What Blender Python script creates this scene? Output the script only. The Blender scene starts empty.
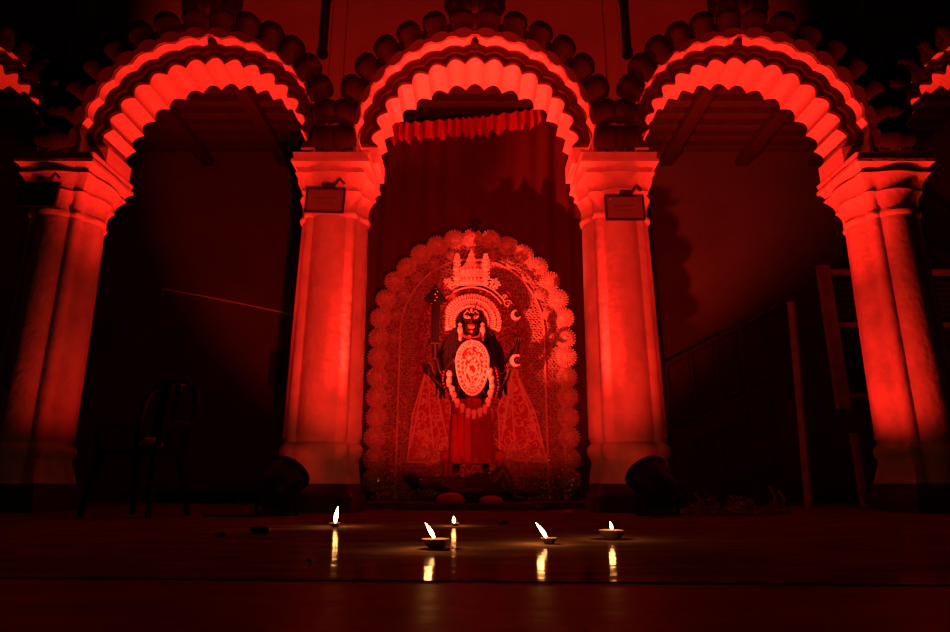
import bpy, bmesh, math, random
from mathutils import Vector, Matrix
random.seed(7)
PI = math.pi
C = bpy.context.scene.collection
sc = bpy.context.scene

# ------------------------------------------------------------------ camera
F = 633.3; TILT = math.radians(15); CH = .2
cam_d = bpy.data.cameras.new('camera'); cam = bpy.data.objects.new('camera', cam_d); C.objects.link(cam)
cam.location = (0, 0, CH); cam.rotation_euler = (PI/2+TILT, 0, 0)
cam_d.sensor_width = 36; cam_d.lens = 36*F/950; cam_d.clip_start = .02
sc.camera = cam
# ------------------------------------------------------------------ world, lights, exposure
w = bpy.data.worlds.new('night'); sc.world = w; w.use_nodes = True
w.node_tree.nodes['Background'].inputs[0].default_value = (1, .012, .01, 1)
w.node_tree.nodes['Background'].inputs[1].default_value = .0016
sc.view_settings.view_transform = 'Standard'; sc.view_settings.look = 'None'
sc.view_settings.exposure = 0; sc.view_settings.gamma = 1
RED = (1, .016, .0085)
def lamp(name, kind, loc, power, color=RED, aim=None, size=.1, angle=120, blend=.8):
    d = bpy.data.lights.new(name, kind); d.energy = power; d.color = color
    d.shadow_soft_size = size
    o = bpy.data.objects.new(name, d); C.objects.link(o); o.location = loc
    if kind == 'SPOT':
        d.spot_size = math.radians(angle); d.spot_blend = blend
    if aim is not None:
        o.rotation_euler = (Vector(aim)-Vector(loc)).to_track_quat('-Z', 'Y').to_euler()
    return o
# par cans on the floor at the feet of the two middle pillars (light leaves their mouths)
lamp('par_light_left', 'SPOT', (-1.24, 4.72, .42), 1500, aim=(.35, 5.4, 3.9), angle=46, blend=.8, size=.07)
lamp('par_light_right', 'SPOT', (1.24, 4.72, .42), 1500, aim=(-.35, 5.4, 3.9), angle=46, blend=.8, size=.07)
# added spots without fixtures for the side bays, outer pillars and end arches
lamp('bay_fill_left', 'SPOT', (-1.75, 4.86, .3), 950, aim=(-2.8, 5.4, 3.9), angle=58, blend=.9, size=.07)
lamp('bay_fill_right', 'SPOT', (1.75, 4.72, .3), 1350, aim=(2.95, 5.4, 4.0), angle=58, blend=.9, size=.07)
lamp('pillar_fill_right', 'SPOT', (1.75, 4.72, .3), 210, aim=(3.6, 5.2, 1.5), angle=50, blend=.8, size=.07)
lamp('pillar_fill_left', 'SPOT', (-1.75, 4.86, .3), 60, aim=(-3.6, 5.2, 1.5), angle=50, blend=.9, size=.07)
lamp('end_fill_left', 'SPOT', (-4.4, 4.85, .3), 400, aim=(-4.6, 5.4, 4.0), angle=34, blend=.8, size=.07)
lamp('end_fill_right', 'SPOT', (4.4, 4.85, .3), 600, aim=(4.6, 5.4, 4.0), angle=34, blend=.8, size=.07)
# unseen red flood low below the frame, its cone narrowed sideways
cf = lamp('unseen_flood', 'SPOT', (.1, .6, .10), 940, aim=(.0, 5.0, 2.85), angle=64, blend=.3, size=.05)
cf.scale = (.92, 1, 1)
lamp('shrine_fill', 'SPOT', (-1.12, 4.45, .3), 1500, color=(1, .036, .017), aim=(.85, 6.45, 2.45), angle=41, blend=.7, size=.03)  # added spot with no fixture, brightens the shrine from the left

# ------------------------------------------------------------------ materials
def mat(name, col, rough=.7, metal=0, noise=0, nscale=6, bump=0, bscale=40, emit=None, estr=0, spec=.5):
    m = bpy.data.materials.new(name); m.use_nodes = True
    nt = m.node_tree; b = nt.nodes['Principled BSDF']
    b.inputs['Base Color'].default_value = (*col, 1); b.inputs['Roughness'].default_value = rough
    b.inputs['Metallic'].default_value = metal; b.inputs['Specular IOR Level'].default_value = spec
    tc = nt.nodes.new('ShaderNodeTexCoord')
    if noise:
        n = nt.nodes.new('ShaderNodeTexNoise'); n.inputs['Scale'].default_value = nscale; n.inputs['Detail'].default_value = 8
        n.inputs['Roughness'].default_value = .65
        r = nt.nodes.new('ShaderNodeValToRGB')
        r.color_ramp.elements[0].position = .3; r.color_ramp.elements[1].position = .7
        r.color_ramp.elements[0].color = (*[c*(1-noise) for c in col], 1); r.color_ramp.elements[1].color = (*col, 1)
        nt.links.new(tc.outputs['Object'], n.inputs['Vector']); nt.links.new(n.outputs['Fac'], r.inputs['Fac'])
        nt.links.new(r.outputs['Color'], b.inputs['Base Color'])
    if bump:
        n2 = nt.nodes.new('ShaderNodeTexNoise'); n2.inputs['Scale'].default_value = bscale; n2.inputs['Detail'].default_value = 6
        bp = nt.nodes.new('ShaderNodeBump'); bp.inputs['Strength'].default_value = bump; bp.inputs['Distance'].default_value = .02
        nt.links.new(tc.outputs['Object'], n2.inputs['Vector']); nt.links.new(n2.outputs['Fac'], bp.inputs['Height'])
        nt.links.new(bp.outputs['Normal'], b.inputs['Normal'])
    if emit:
        b.inputs['Emission Color'].default_value = (*emit, 1); b.inputs['Emission Strength'].default_value = estr
    return m
M = {}
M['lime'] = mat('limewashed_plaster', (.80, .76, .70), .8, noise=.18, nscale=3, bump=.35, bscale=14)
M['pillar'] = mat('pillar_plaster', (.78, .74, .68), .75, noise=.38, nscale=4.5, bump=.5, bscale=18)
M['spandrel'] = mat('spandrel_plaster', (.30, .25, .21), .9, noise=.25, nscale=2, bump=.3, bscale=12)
M['maroon'] = mat('dark_moulding', (.022, .010, .008), .85, noise=.4, nscale=12, bump=.3)  # dark tone on arch mouldings, petals and finials
M['maroon2'] = mat('dark_ring', (.05, .02, .015), .8, noise=.35, nscale=12, bump=.3)  # dark tone on the cusped ring faces
M['dado'] = mat('dark_plinth', (.10, .03, .02), .55, noise=.5, nscale=8, bump=.3)  # dark tone on plinths, baseboard and shrine platform
M['back'] = mat('aged_back_wall', (.10, .075, .06), .95, noise=.3, nscale=1.6, bump=.3, bscale=9)
M['ceil'] = mat('ceiling_boards', (.06, .04, .03), .9, noise=.3)
M['joist'] = mat('ceiling_joist_wood', (.05, .035, .025), .8, noise=.4, nscale=9)
M['wood'] = mat('dark_wood', (.04, .025, .018), .7, noise=.4, nscale=10)
M['framewood'] = mat('worn_painted_wood', (.5, .4, .3), .8, noise=.5, nscale=7)
M['black'] = mat('black_enamel', (.010, .010, .010), .5, spec=.25)
M['steel'] = mat('dull_steel', (.3, .3, .3), .4, metal=1)
M['plastic'] = mat('dark_plastic', (.008, .006, .006), .8, spec=.2)
M['skin'] = mat('black_painted_clay', (.018, .014, .016), .38)
M['skin2'] = mat('blue_grey_painted_clay', (.06, .05, .06), .5)
M['hair'] = mat('black_jute_hair', (.008, .007, .007), .6, bump=.8, bscale=120)
M['pale'] = mat('white_shola_pith', (.85, .82, .74), .8, noise=.25, nscale=60, bump=.3, bscale=80)
M['foil'] = mat('silver_foil_lace', (.72, .70, .66), .45, metal=.35, noise=.35, nscale=55, bump=.7, bscale=90)
M['rosette'] = mat('foil_rosette', (.88, .8, .74), .5, metal=.1, noise=.45, nscale=55, bump=.8, bscale=90)
M['tinsel'] = mat('tinsel', (.95, .93, .9), .27, metal=1)
M['redcloth'] = mat('red_cloth', (.55, .05, .04), .8, noise=.3, nscale=14)
M['darkred'] = mat('deep_red_satin', (.30, .02, .02), .5, noise=.35, nscale=20)
M['curtain'] = mat('red_curtain_cloth', (.10, .015, .012), .9, noise=.2, nscale=3)
M['clay'] = mat('terracotta', (.22, .10, .05), .8, noise=.4, nscale=40, bump=.3)
M['oil'] = mat('lamp_oil', (.25, .15, .04), .12)
M['flame'] = mat('flame', (1, .6, .2), .5, emit=(1, .56, .2), estr=28)
M['lens'] = mat('lit_lens', (.4, .02, .01), .3, emit=RED, estr=3)
M['paper'] = mat('plaque_paper', (.26, .23, .2), .35, noise=.2, nscale=20)
M['ink'] = mat('ink', (.03, .02, .02), .6)
M['petalheap'] = mat('withered_flowers', (.40, .16, .10), .9, noise=.5, nscale=40)

def floor_mat(name, col, rough, gloss=.075):
    m = bpy.data.materials.new(name); m.use_nodes = True
    nt = m.node_tree; b = nt.nodes['Principled BSDF']
    tc = nt.nodes.new('ShaderNodeTexCoord'); mp = nt.nodes.new('ShaderNodeMapping')
    mp.inputs['Scale'].default_value = (1, 3.5, 1)
    n = nt.nodes.new('ShaderNodeTexNoise'); n.inputs['Scale'].default_value = 2.2; n.inputs['Detail'].default_value = 10; n.inputs['Roughness'].default_value = .65
    r = nt.nodes.new('ShaderNodeValToRGB')
    r.color_ramp.elements[0].position = .35; r.color_ramp.elements[1].position = .68
    r.color_ramp.elements[0].color = (*[c*.35 for c in col], 1); r.color_ramp.elements[1].color = (*col, 1)
    rr = nt.nodes.new('ShaderNodeMapRange'); rr.inputs['To Min'].default_value = rough*.75; rr.inputs['To Max'].default_value = rough*1.7
    mp2 = nt.nodes.new('ShaderNodeMapping'); mp2.inputs['Scale'].default_value = (.8, 2.4, 1)
    n2 = nt.nodes.new('ShaderNodeTexNoise'); n2.inputs['Scale'].default_value = 4.5; n2.inputs['Detail'].default_value = 4
    bp = nt.nodes.new('ShaderNodeBump'); bp.inputs['Strength'].default_value = .5; bp.inputs['Distance'].default_value = .0045
    L = nt.links.new
    L(tc.outputs['Object'], mp.inputs['Vector']); L(mp.outputs['Vector'], n.inputs['Vector']); L(n.outputs['Fac'], r.inputs['Fac'])
    L(r.outputs['Color'], b.inputs['Base Color']); L(n.outputs['Fac'], rr.inputs['Value']); L(rr.outputs['Result'], b.inputs['Roughness'])
    L(tc.outputs['Object'], mp2.inputs['Vector']); L(mp2.outputs['Vector'], n2.inputs['Vector']); L(n2.outputs['Fac'], bp.inputs['Height'])
    L(bp.outputs['Normal'], b.inputs['Normal'])
    b.inputs['Roughness'].default_value = .8; b.inputs['Specular IOR Level'].default_value = 0
    for l in list(b.inputs['Roughness'].links): nt.links.remove(l)
    g = nt.nodes.new('ShaderNodeBsdfGlossy'); g.inputs['Color'].default_value = (1, .86, .7, 1)
    L(rr.outputs['Result'], g.inputs['Roughness']); L(bp.outputs['Normal'], g.inputs['Normal'])
    ms = nt.nodes.new('ShaderNodeMixShader'); ms.inputs[0].default_value = gloss
    L(b.outputs[0], ms.inputs[1]); L(g.outputs[0], ms.inputs[2]); L(ms.outputs[0], nt.nodes['Material Output'].inputs['Surface'])
    return m
M['floor'] = floor_mat('polished_stone_floor', (.22, .11, .065), .075)
M['floor2'] = floor_mat('worn_stone_kerb', (.16, .07, .045), .34, .07)

def filigree_mat():
    m = bpy.data.materials.new('pressed_foil_filigree'); m.use_nodes = True
    nt = m.node_tree; b = nt.nodes['Principled BSDF']; L = nt.links.new
    b.inputs['Metallic'].default_value = .25; b.inputs['Roughness'].default_value = .5
    tc = nt.nodes.new('ShaderNodeTexCoord')
    v = nt.nodes.new('ShaderNodeTexVoronoi'); v.feature = 'DISTANCE_TO_EDGE'; v.inputs['Scale'].default_value = 21
    v2 = nt.nodes.new('ShaderNodeTexVoronoi'); v2.inputs['Scale'].default_value = 48
    mx = nt.nodes.new('ShaderNodeMath'); mx.operation = 'MULTIPLY_ADD'; mx.inputs[1].default_value = -2.2; mx.inputs[2].default_value = .5
    ad = nt.nodes.new('ShaderNodeMath'); ad.operation = 'SUBTRACT'
    ml = nt.nodes.new('ShaderNodeMath'); ml.operation = 'MULTIPLY'; ml.inputs[1].default_value = .45
    r = nt.nodes.new('ShaderNodeValToRGB')
    r.color_ramp.elements[0].position = .05; r.color_ramp.elements[1].position = .45
    r.color_ramp.elements[0].color = (.20, .05, .04, 1); r.color_ramp.elements[1].color = (.82, .7, .62, 1)
    bp = nt.nodes.new('ShaderNodeBump'); bp.inputs['Strength'].default_value = .8; bp.inputs['Distance'].default_value = .01
    L(tc.outputs['Object'], v.inputs['Vector']); L(tc.outputs['Object'], v2.inputs['Vector'])
    L(v.outputs['Distance'], mx.inputs[0]); L(v2.outputs['Distance'], ml.inputs[0])
    L(mx.outputs[0], ad.inputs[0]); L(ml.outputs[0], ad.inputs[1]); L(ad.outputs[0], r.inputs['Fac'])
    L(r.outputs['Color'], b.inputs['Base Color']); L(ad.outputs[0], bp.inputs['Height']); L(bp.outputs['Normal'], b.inputs['Normal'])
    return m
M['filigree'] = filigree_mat()

# ------------------------------------------------------------------ helpers
def at(px, py, D):
    """a point of the place at distance D along the hall that stands where the photo shows (px, py)"""
    v = (316-py)/F; u = (px-475)/F
    t = D/(math.cos(TILT)-v*math.sin(TILT))
    return Vector((u*t, D, t*(math.sin(TILT)+v*math.cos(TILT))+CH))
def B(): return bmesh.new()
def obj(name, bm, m, parent=None, smooth=False, loc=(0, 0, 0), rot=(0, 0, 0)):
    me = bpy.data.meshes.new(name)
    bmesh.ops.recalc_face_normals(bm, faces=bm.faces[:])
    if smooth:
        for f in bm.faces: f.smooth = True
        for e in bm.edges:
            if len(e.link_faces) == 2 and e.calc_face_angle(0) > math.radians(42): e.smooth = False
    bm.to_mesh(me); bm.free(); me.materials.append(m)
    o = bpy.data.objects.new(name, me); C.objects.link(o); o.location = loc; o.rotation_euler = rot
    if parent: o.parent = parent
    return o
def thing(name, label, cat, loc=(0, 0, 0), rot=(0, 0, 0), group=None):
    o = bpy.data.objects.new(name, None); C.objects.link(o); o.empty_display_size = .1
    o.location = loc; o.rotation_euler = rot
    return tag(o, label, cat, group)
def tag(o, label, cat, group=None):
    o['label'] = label; o['category'] = cat
    if group: o['group'] = group
    return o
def struct(o): o['kind'] = 'structure'; return o
def copy_tree(o, parent=None):
    c = o.copy(); C.objects.link(c)
    if parent: c.parent = parent
    for ch in list(o.children): copy_tree(ch, c)
    return c
def box(bm, c, s, rot=None, bev=0):
    r = bmesh.ops.create_cube(bm, size=1)
    mt = Matrix.Translation(c) @ (rot.to_matrix().to_4x4() if rot is not None else Matrix.Identity(4)) @ Matrix.Diagonal((*s, 1))
    bmesh.ops.transform(bm, matrix=mt, verts=r['verts'])
    if bev:
        es = list({e for v in r['verts'] for e in v.link_edges})
        bmesh.ops.bevel(bm, geom=es, offset=bev, segments=2, affect='EDGES', profile=.5)
def ball(bm, c, s, seg=16, rot=None):
    r = bmesh.ops.create_uvsphere(bm, u_segments=seg, v_segments=max(6, seg*2//3), radius=1)
    if isinstance(s, (int, float)): s = (s, s, s)
    mt = Matrix.Translation(c) @ (rot.to_matrix().to_4x4() if rot is not None else Matrix.Identity(4)) @ Matrix.Diagonal((*s, 1))
    bmesh.ops.transform(bm, matrix=mt, verts=r['verts'])
def tube(bm, pts, rad, seg=8, cap=True):
    pts = [Vector(p) for p in pts]; rings = []
    n = len(pts)
    up = None
    for i, p in enumerate(pts):
        t = (pts[min(i+1, n-1)]-pts[max(i-1, 0)]).normalized()
        if up is None:
            up = Vector((0, 0, 1)) if abs(t.z) < .9 else Vector((1, 0, 0))
        a = t.cross(up).normalized(); up = a.cross(t).normalized()
        r = rad[i] if isinstance(rad, (list, tuple)) else rad
        rings.append([bm.verts.new(p+(a*math.cos(2*PI*k/seg)+up*math.sin(2*PI*k/seg))*r) for k in range(seg)])
    for i in range(n-1):
        for k in range(seg):
            bm.faces.new((rings[i][k], rings[i][(k+1) % seg], rings[i+1][(k+1) % seg], rings[i+1][k]))
    if cap:
        bm.faces.new(rings[0]); bm.faces.new(rings[-1][::-1])
def loft(bm, rings, cap=True):
    rr = [[bm.verts.new(p) for p in r] for r in rings]; n = len(rr[0])
    for i in range(len(rr)-1):
        for k in range(n):
            bm.faces.new((rr[i][k], rr[i][(k+1) % n], rr[i+1][(k+1) % n], rr[i+1][k]))
    if cap:
        bm.faces.new(rr[0][::-1]); bm.faces.new(rr[-1])
def lathe(bm, prof, seg=24, sy=1, c=(0, 0, 0), cap=False):
    loft(bm, [[(c[0]+r*math.cos(2*PI*k/seg), c[1]+r*sy*math.sin(2*PI*k/seg), c[2]+z) for k in range(seg)] for r, z in prof], cap)
def prism(bm, poly, y0, y1):
    a = [bm.verts.new((x, y0, z)) for x, z in poly]; b = [bm.verts.new((x, y1, z)) for x, z in poly]
    n = len(poly); bm.faces.new(a); bm.faces.new(b[::-1])
    for k in range(n): bm.faces.new((a[k], a[(k+1) % n], b[(k+1) % n], b[k]))
def strip(bm, A, Bp, y0, y1):
    """closed solid band between two matching polylines A and Bp (x,z lists), from y0 to y1"""
    n = len(A)
    a0 = [bm.verts.new((x, y0, z)) for x, z in A]; a1 = [bm.verts.new((x, y1, z)) for x, z in A]
    b0 = [bm.verts.new((x, y0, z)) for x, z in Bp]; b1 = [bm.verts.new((x, y1, z)) for x, z in Bp]
    for i in range(n-1):
        bm.faces.new((a0[i], a0[i+1], b0[i+1], b0[i])); bm.faces.new((a1[i+1], a1[i], b1[i], b1[i+1]))
        bm.faces.new((a0[i], a1[i], a1[i+1], a0[i+1])); bm.faces.new((b0[i+1], b1[i+1], b1[i], b0[i]))
    bm.faces.new((a0[0], b0[0], b1[0], a1[0])); bm.faces.new((a0[-1], a1[-1], b1[-1], b0[-1]))

# ------------------------------------------------------------------ the setting
sl = math.tan(math.radians(3.2))       # the joint between hall floor and kerb runs slightly askew
def slab(name, pts, m):
    bm = B(); loft(bm, [[(x, y, -.2) for x, y in pts], [(x, y, 0) for x, y in pts]]); return struct(obj(name, bm, m))
slab('floor', [(-6.5, 1.46+6.5*sl), (6.5, 1.46-6.5*sl), (6.5, 8.6), (-6.5, 8.6)], M['floor'])
slab('floor_kerb', [(-6.5, -1.3), (6.5, -1.3), (6.5, 1.46-6.5*sl), (-6.5, 1.46+6.5*sl)], M['floor2'])
bm = B(); box(bm, (0, 0, 0), (9, .010, .002)); struct(obj('trim_1', bm, mat('joint_dirt', (.01, .008, .006), 1, spec=0), None, False, (0, 1.46, .0016), (0, 0, math.radians(-3.2))))   # dark open joint in the paving
YB = 8.3; CZ = 4.9
bm = B(); box(bm, (0, YB+.1, 2.6), (13, .2, 5.2)); struct(obj('wall_back', bm, M['back']))
for s, nm in ((-1, 'wall_left'), (1, 'wall_right')):
    bm = B(); box(bm, (s*6.4, 6.75, 2.6), (.2, 3.0, 5.2)); struct(obj(nm, bm, M['back']))
bm = B(); box(bm, (0, 6.95, CZ+.1), (13, 2.7, .2)); struct(obj('ceiling', bm, M['ceil']))
bm = B(); box(bm, (0, YB-.02, .06), (12.4, .04, .12)); struct(obj('baseboard_back', bm, M['dado']))

def profile(cx, r, zc, n_lobes, amp, zspring, per=8):
    """multifoil arch line from left springing over the apex to the right springing"""
    pts = []
    tot = n_lobes
    for i in range(tot*per+1):
        t = i/(tot*per); a = PI-PI*t
        k = abs(math.sin(t*tot*PI))
        rr = r-amp+amp*1.6*k
        pts.append((cx+rr*math.cos(a), zc+rr*math.sin(a)))
    # stilted jambs
    x0, z0 = pts[0]; x1, z1 = pts[-1]
    return [(x0, zspring)]+pts+[(x1, zspring)]
def frame_of(cx, hw, z0, zt, zc, prof):
    out = []
    for x, z in prof:
        dx, dz = x-cx, z-zc
        if z < zc+1e-6: out.append((cx+(hw if dx > 0 else -hw), z)); continue
        s = min((hw/abs(dx)) if abs(dx) > 1e-6 else 1e9, (zt-zc)/dz if dz > 1e-6 else 1e9)
        out.append((cx+dx*s, zc+dz*s))
    # snap nearest to corners
    for cxn in (cx-hw, cx+hw):
        j = min(range(len(out)), key=lambda i: (out[i][0]-cxn)**2+(out[i][1]-zt)**2)
        out[j] = (cxn, zt)
    return out
ZC, ZS, ZT = 3.19, 3.03, 5.6
BAYS = [(0, 1.265), (-2.4725, 1.2075), (2.4725, 1.2075), (-4.88, 1.2), (4.88, 1.2)]
arcade = None
bmA = B(); bmS = B()
for cx, hw in BAYS:
    p1 = profile(cx, 1.06, ZC, 15, .022, ZS); strip(bmA, p1, frame_of(cx, hw, ZS, ZT, ZC, p1), 5.05, 5.2)
    p2 = profile(cx, .925, ZC, 15, .044, ZS, 10); strip(bmA, p2, frame_of(cx, hw, ZS, ZT, ZC, p2), 5.2, 5.6)
box(bmA, (0, 5.32, 5.7), (12.6, .56, .2))
arcade = struct(obj('wall_front', bmA, M['lime']))
# spandrel skin (darker plaster face over the arches)
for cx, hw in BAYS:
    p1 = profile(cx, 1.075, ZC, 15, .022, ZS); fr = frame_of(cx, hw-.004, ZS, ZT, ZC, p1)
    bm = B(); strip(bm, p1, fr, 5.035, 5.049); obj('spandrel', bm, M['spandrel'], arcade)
    # outer moulding band
    N = 90
    def arc(r, n=N, a0=188, a1=-8): return [(cx+r*math.cos(math.radians(a0+(a1-a0)*i/n)), ZC+r*math.sin(math.radians(a0+(a1-a0)*i/n))) for i in range(n+1)]
    bm = B(); strip(bm, arc(1.085), arc(1.16), 4.975, 5.034); strip(bm, arc(1.16), arc(1.19), 5.0, 5.034)
    for k in range(16):
        a = math.radians(-91.8+12.24*k)
        ball(bm, (cx+1.125*math.sin(a), 4.985, ZC+1.125*math.cos(a)), (.105, .05, .075), 12, Matrix.Rotation(a, 3, 'Y').to_quaternion())
    obj('outer_moulding', bm, M['maroon'], arcade)
    # cusped inner ring
    inner = profile(cx, .925, ZC, 15, .044, ZS, 10)[1:-1]
    inner = [(cx+(x-cx)*1.004, ZC+(z-ZC)*1.004) for x, z in inner]
    n = len(inner)
    outer = [(cx+(1.045)*math.cos(PI-PI*i/(n-1)), ZC+1.045*math.sin(PI-PI*i/(n-1))) for i in range(n)]
    mid = [(a[0]*.55+b[0]*.45, a[1]*.55+b[1]*.45) for a, b in zip(inner, outer)]
    bm = B(); strip(bm, inner, mid, 5.165, 5.199); strip(bm, mid, outer, 5.14, 5.199)
    obj('cusped_ring', bm, M['maroon2'], arcade)
    # keystone boss
    bm = B(); ball(bm, (cx, 5.1, ZC+1.03), (.04, .06, .055), 14); box(bm, (cx, 5.12, ZC+1.0), (.03, .05, .09), bev=.008)
    obj('keystone', bm, M['maroon'], arcade, True)
# petals round each arch
def petal_bm():
    bm = B()
    lathe(bm, [(0, -.1), (.085, -.1), (.09, -.05), (.098, -.01), (.114, .03), (.115, .06), (.10, .10), (.06, .128), (0, .136)], 20, .8, (0, -.03, 0))
    bmesh.ops.remove_doubles(bm, verts=bm.verts[:], dist=1e-5)
    return bm
pet = None
for cx, hw in BAYS:
    for s in (-1, 1):
        for k in range(8):
            if abs(cx) > 4 and (cx*s > 0 or k > 8): continue
            a = math.radians(5.8+12.3*k)*s
            loc = (cx+1.155*math.sin(a), 5.0, ZC+1.155*math.cos(a)); rot = (0, a, 0)
            if pet is None: pet = o = obj('petal', petal_bm(), M['maroon'], arcade, True)
            else: o = pet.copy(); C.objects.link(o); o.parent = arcade
            o.location = loc; o.rotation_euler = rot
# finials above the arches
def finial_bm():
    bm = B()
    lathe(bm, [(0, -.12), (.09, -.11), (.16, -.06), (.2, 0), (.19, .05), (.25, .12), (.29, .2), (.27, .27), (.2, .33), (.22, .38), (.24, .45), (.16, .53), (.08, .58), (.06, .66), (0, .72)], 28, .38)
    for k in range(9):
        a = -PI/2*1.0+PI*k/8
        ball(bm, (.22*math.sin(a), -.09*math.cos(a), .1), (.05, .03, .1), 10, Matrix.Rotation(a*.4, 3, 'Y').to_quaternion())
        ball(bm, (.26*math.sin(a), -.1*math.cos(a), .28), (.045, .03, .08), 10)
    return bm
fin = None
for cx, hw in BAYS:
    if fin is None: fin = o = obj('finial', finial_bm(), M['maroon'], arcade, True)
    else: o = fin.copy(); C.objects.link(o); o.parent = arcade
    o.location = (cx, 5.0, 4.40)
# pilaster strips over the pillars, and dark upright tubes beside them
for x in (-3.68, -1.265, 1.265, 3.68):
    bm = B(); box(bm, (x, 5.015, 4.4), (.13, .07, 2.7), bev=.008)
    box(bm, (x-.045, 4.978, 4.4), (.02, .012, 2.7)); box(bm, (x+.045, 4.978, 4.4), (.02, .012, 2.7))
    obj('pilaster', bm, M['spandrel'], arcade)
for s in (-1, 1):
    bm = B(); tube(bm, [(s*1.395, 4.975, 5.6), (s*1.395, 4.975, 3.98)], .04, 14)
    for z in (4.0, 4.6, 5.2): tube(bm, [(s*1.395, 4.975, z), (s*1.395, 4.975, z+.04)], .05, 14)
    side = 'left' if s < 0 else 'right'
    tag(obj('dark_tube', bm, M['black'], None, True), f'dark tube running down the wall outside the {side} shoulder of the central arch', 'pipe', 'wall tubes')

# ceiling joists and girders
bm0 = B(); box(bm0, (0, 0, 0), (12.4, .12, .12), bev=.01)
j0 = None
for i in range(9):
    if j0 is None: j0 = o = obj('ceiling_joist', bm0, M['joist'])
    else: o = j0.copy(); C.objects.link(o)
    o.location = (0, 5.85+.27*i, CZ-.06); o['kind'] = 'structure'
g0 = None
for x in (-4.9, -3.85, -2.75, -1.7, 1.7, 2.75, 3.85, 4.9):
    if g0 is None:
        bm = B(); box(bm, (0, 6.95, 0), (.16, 2.68, .12), bev=.01); g0 = o = obj('ceiling_beam', bm, M['wood'])
    else: o = g0.copy(); C.objects.link(o)
    o.location = (x, 0, CZ-.1801); o['kind'] = 'structure'

# ------------------------------------------------------------------ pillars
def clover(r_lobe, off, rib, n=72, sq=None):
    """outline of a clustered shaft: four big half-round lobes on the faces, a slim rib at each corner"""
    out = []
    for i in range(n):
        a = 2*PI*i/n; best = 0
        for k in range(4):
            b = PI/2*k; c = (off*math.cos(b), off*math.sin(b)); d = c[0]*math.cos(a)+c[1]*math.sin(a)
            disc = d*d-(c[0]**2+c[1]**2)+r_lobe**2
            if disc > 0: best = max(best, d+math.sqrt(disc))
            b = PI/4+PI/2*k; ro = rib*4.6; c = (ro*math.cos(b), ro*math.sin(b)); d = c[0]*math.cos(a)+c[1]*math.sin(a)
            disc = d*d-(c[0]**2+c[1]**2)+rib**2
            if disc > 0: best = max(best, d+math.sqrt(disc))
        if sq is not None:
            q = sq/max(abs(math.cos(a)), abs(math.sin(a))); best = q
        out.append((best*math.cos(a), best*math.sin(a)))
    return out
def mixo(A, Bo, t, s=1): return [((a[0]*(1-t)+b[0]*t)*s, (a[1]*(1-t)+b[1]*t)*s) for a, b in zip(A, Bo)]
CL = clover(.168, .142, .055, 96); SQ = clover(0, 0, .05, 96, sq=.335)
SQS = clover(0, 0, .05, 96, sq=.31)
def ring(o, z): return [(x, y, z) for x, y in o]
def pillar_bms():
    b1 = B()   # plinth
    rs = [ring(mixo(CL, SQ, .8, 1.04), 0), ring(mixo(CL, SQ, .8, 1.04), .12), ring(mixo(CL, SQ, .55, 1.04), .15), ring(mixo(CL, SQ, .5, 1.03), .215)]
    loft(b1, rs)
    b2 = B()   # base mouldings
    loft(b2, [ring(mixo(CL, SQ, t, s), z) for t, s, z in ((.42, 1.03, .215), (.34, 1.02, .26), (.25, 1.0, .32), (.16, .98, .38), (.1, 1.0, .41), (.1, 1.06, .43), (.1, 1.09, .465), (.1, 1.08, .50), (.08, 1.02, .525), (.05, .985, .535), (.03, 1.01, .555), (0, 1.01, .575))])
    b3 = B()   # shaft
    loft(b3, [ring(mixo(CL, SQ, 0, s), z) for s, z in ((1.05, .575), (1.045, .62), (1.02, 1.2), (.985, 1.9), (.95, 2.46))])
    b4 = B()   # capital
    loft(b4, [ring(mixo(CL, SQ, t, s), z) for t, s, z in ((0, .95, 2.46), (0, 1.0, 2.475), (0, 1.02, 2.50), (0, .97, 2.525), (.03, .95, 2.54), (.05, .96, 2.62), (.15, 1.0, 2.67), (.2, 1.03, 2.69), (.22, .99, 2.71),
        (.35, .98, 2.76), (.55, 1.02, 2.82), (.62, 1.06, 2.845), (.6, 1.0, 2.86), (.75, .98, 2.89), (.9, 1.0, 2.925), (.97, 1.03, 2.935), (.97, 1.03, 2.965), (1, .97, 2.975), (1, 1.0, 3.03))])
    return b1, b2, b3, b4
def make_pillar():
    t = thing('pillar', '', 'pillar')
    b1, b2, b3, b4 = pillar_bms()
    p = obj('plinth', b1, M['dado'], t, True); p['label'] = 'dark plinth'
    obj('base', b2, M['pillar'], t, True); obj('shaft', b3, M['pillar'], t, True); obj('capital', b4, M['pillar'], t, True)
    t['kind'] = 'thing'
    return t
pl0 = make_pillar()
PX = [(-1.265, 'clustered red-lit pillar left of the shrine, framed plaque high on it'),
      (1.265, 'clustered red-lit pillar right of the shrine, its plaque given an added stud'),
      (-3.68, 'dim clustered pillar at the left edge beyond the plastic chair'),
      (3.68, 'bright clustered pillar at the right edge in front of the louvred frame')]
for i, (x, lab) in enumerate(PX):
    o = pl0 if i == 0 else copy_tree(pl0)
    o.location = (x, 5.33, 0); o['label'] = lab; o['group'] = 'arcade pillars'

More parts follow.
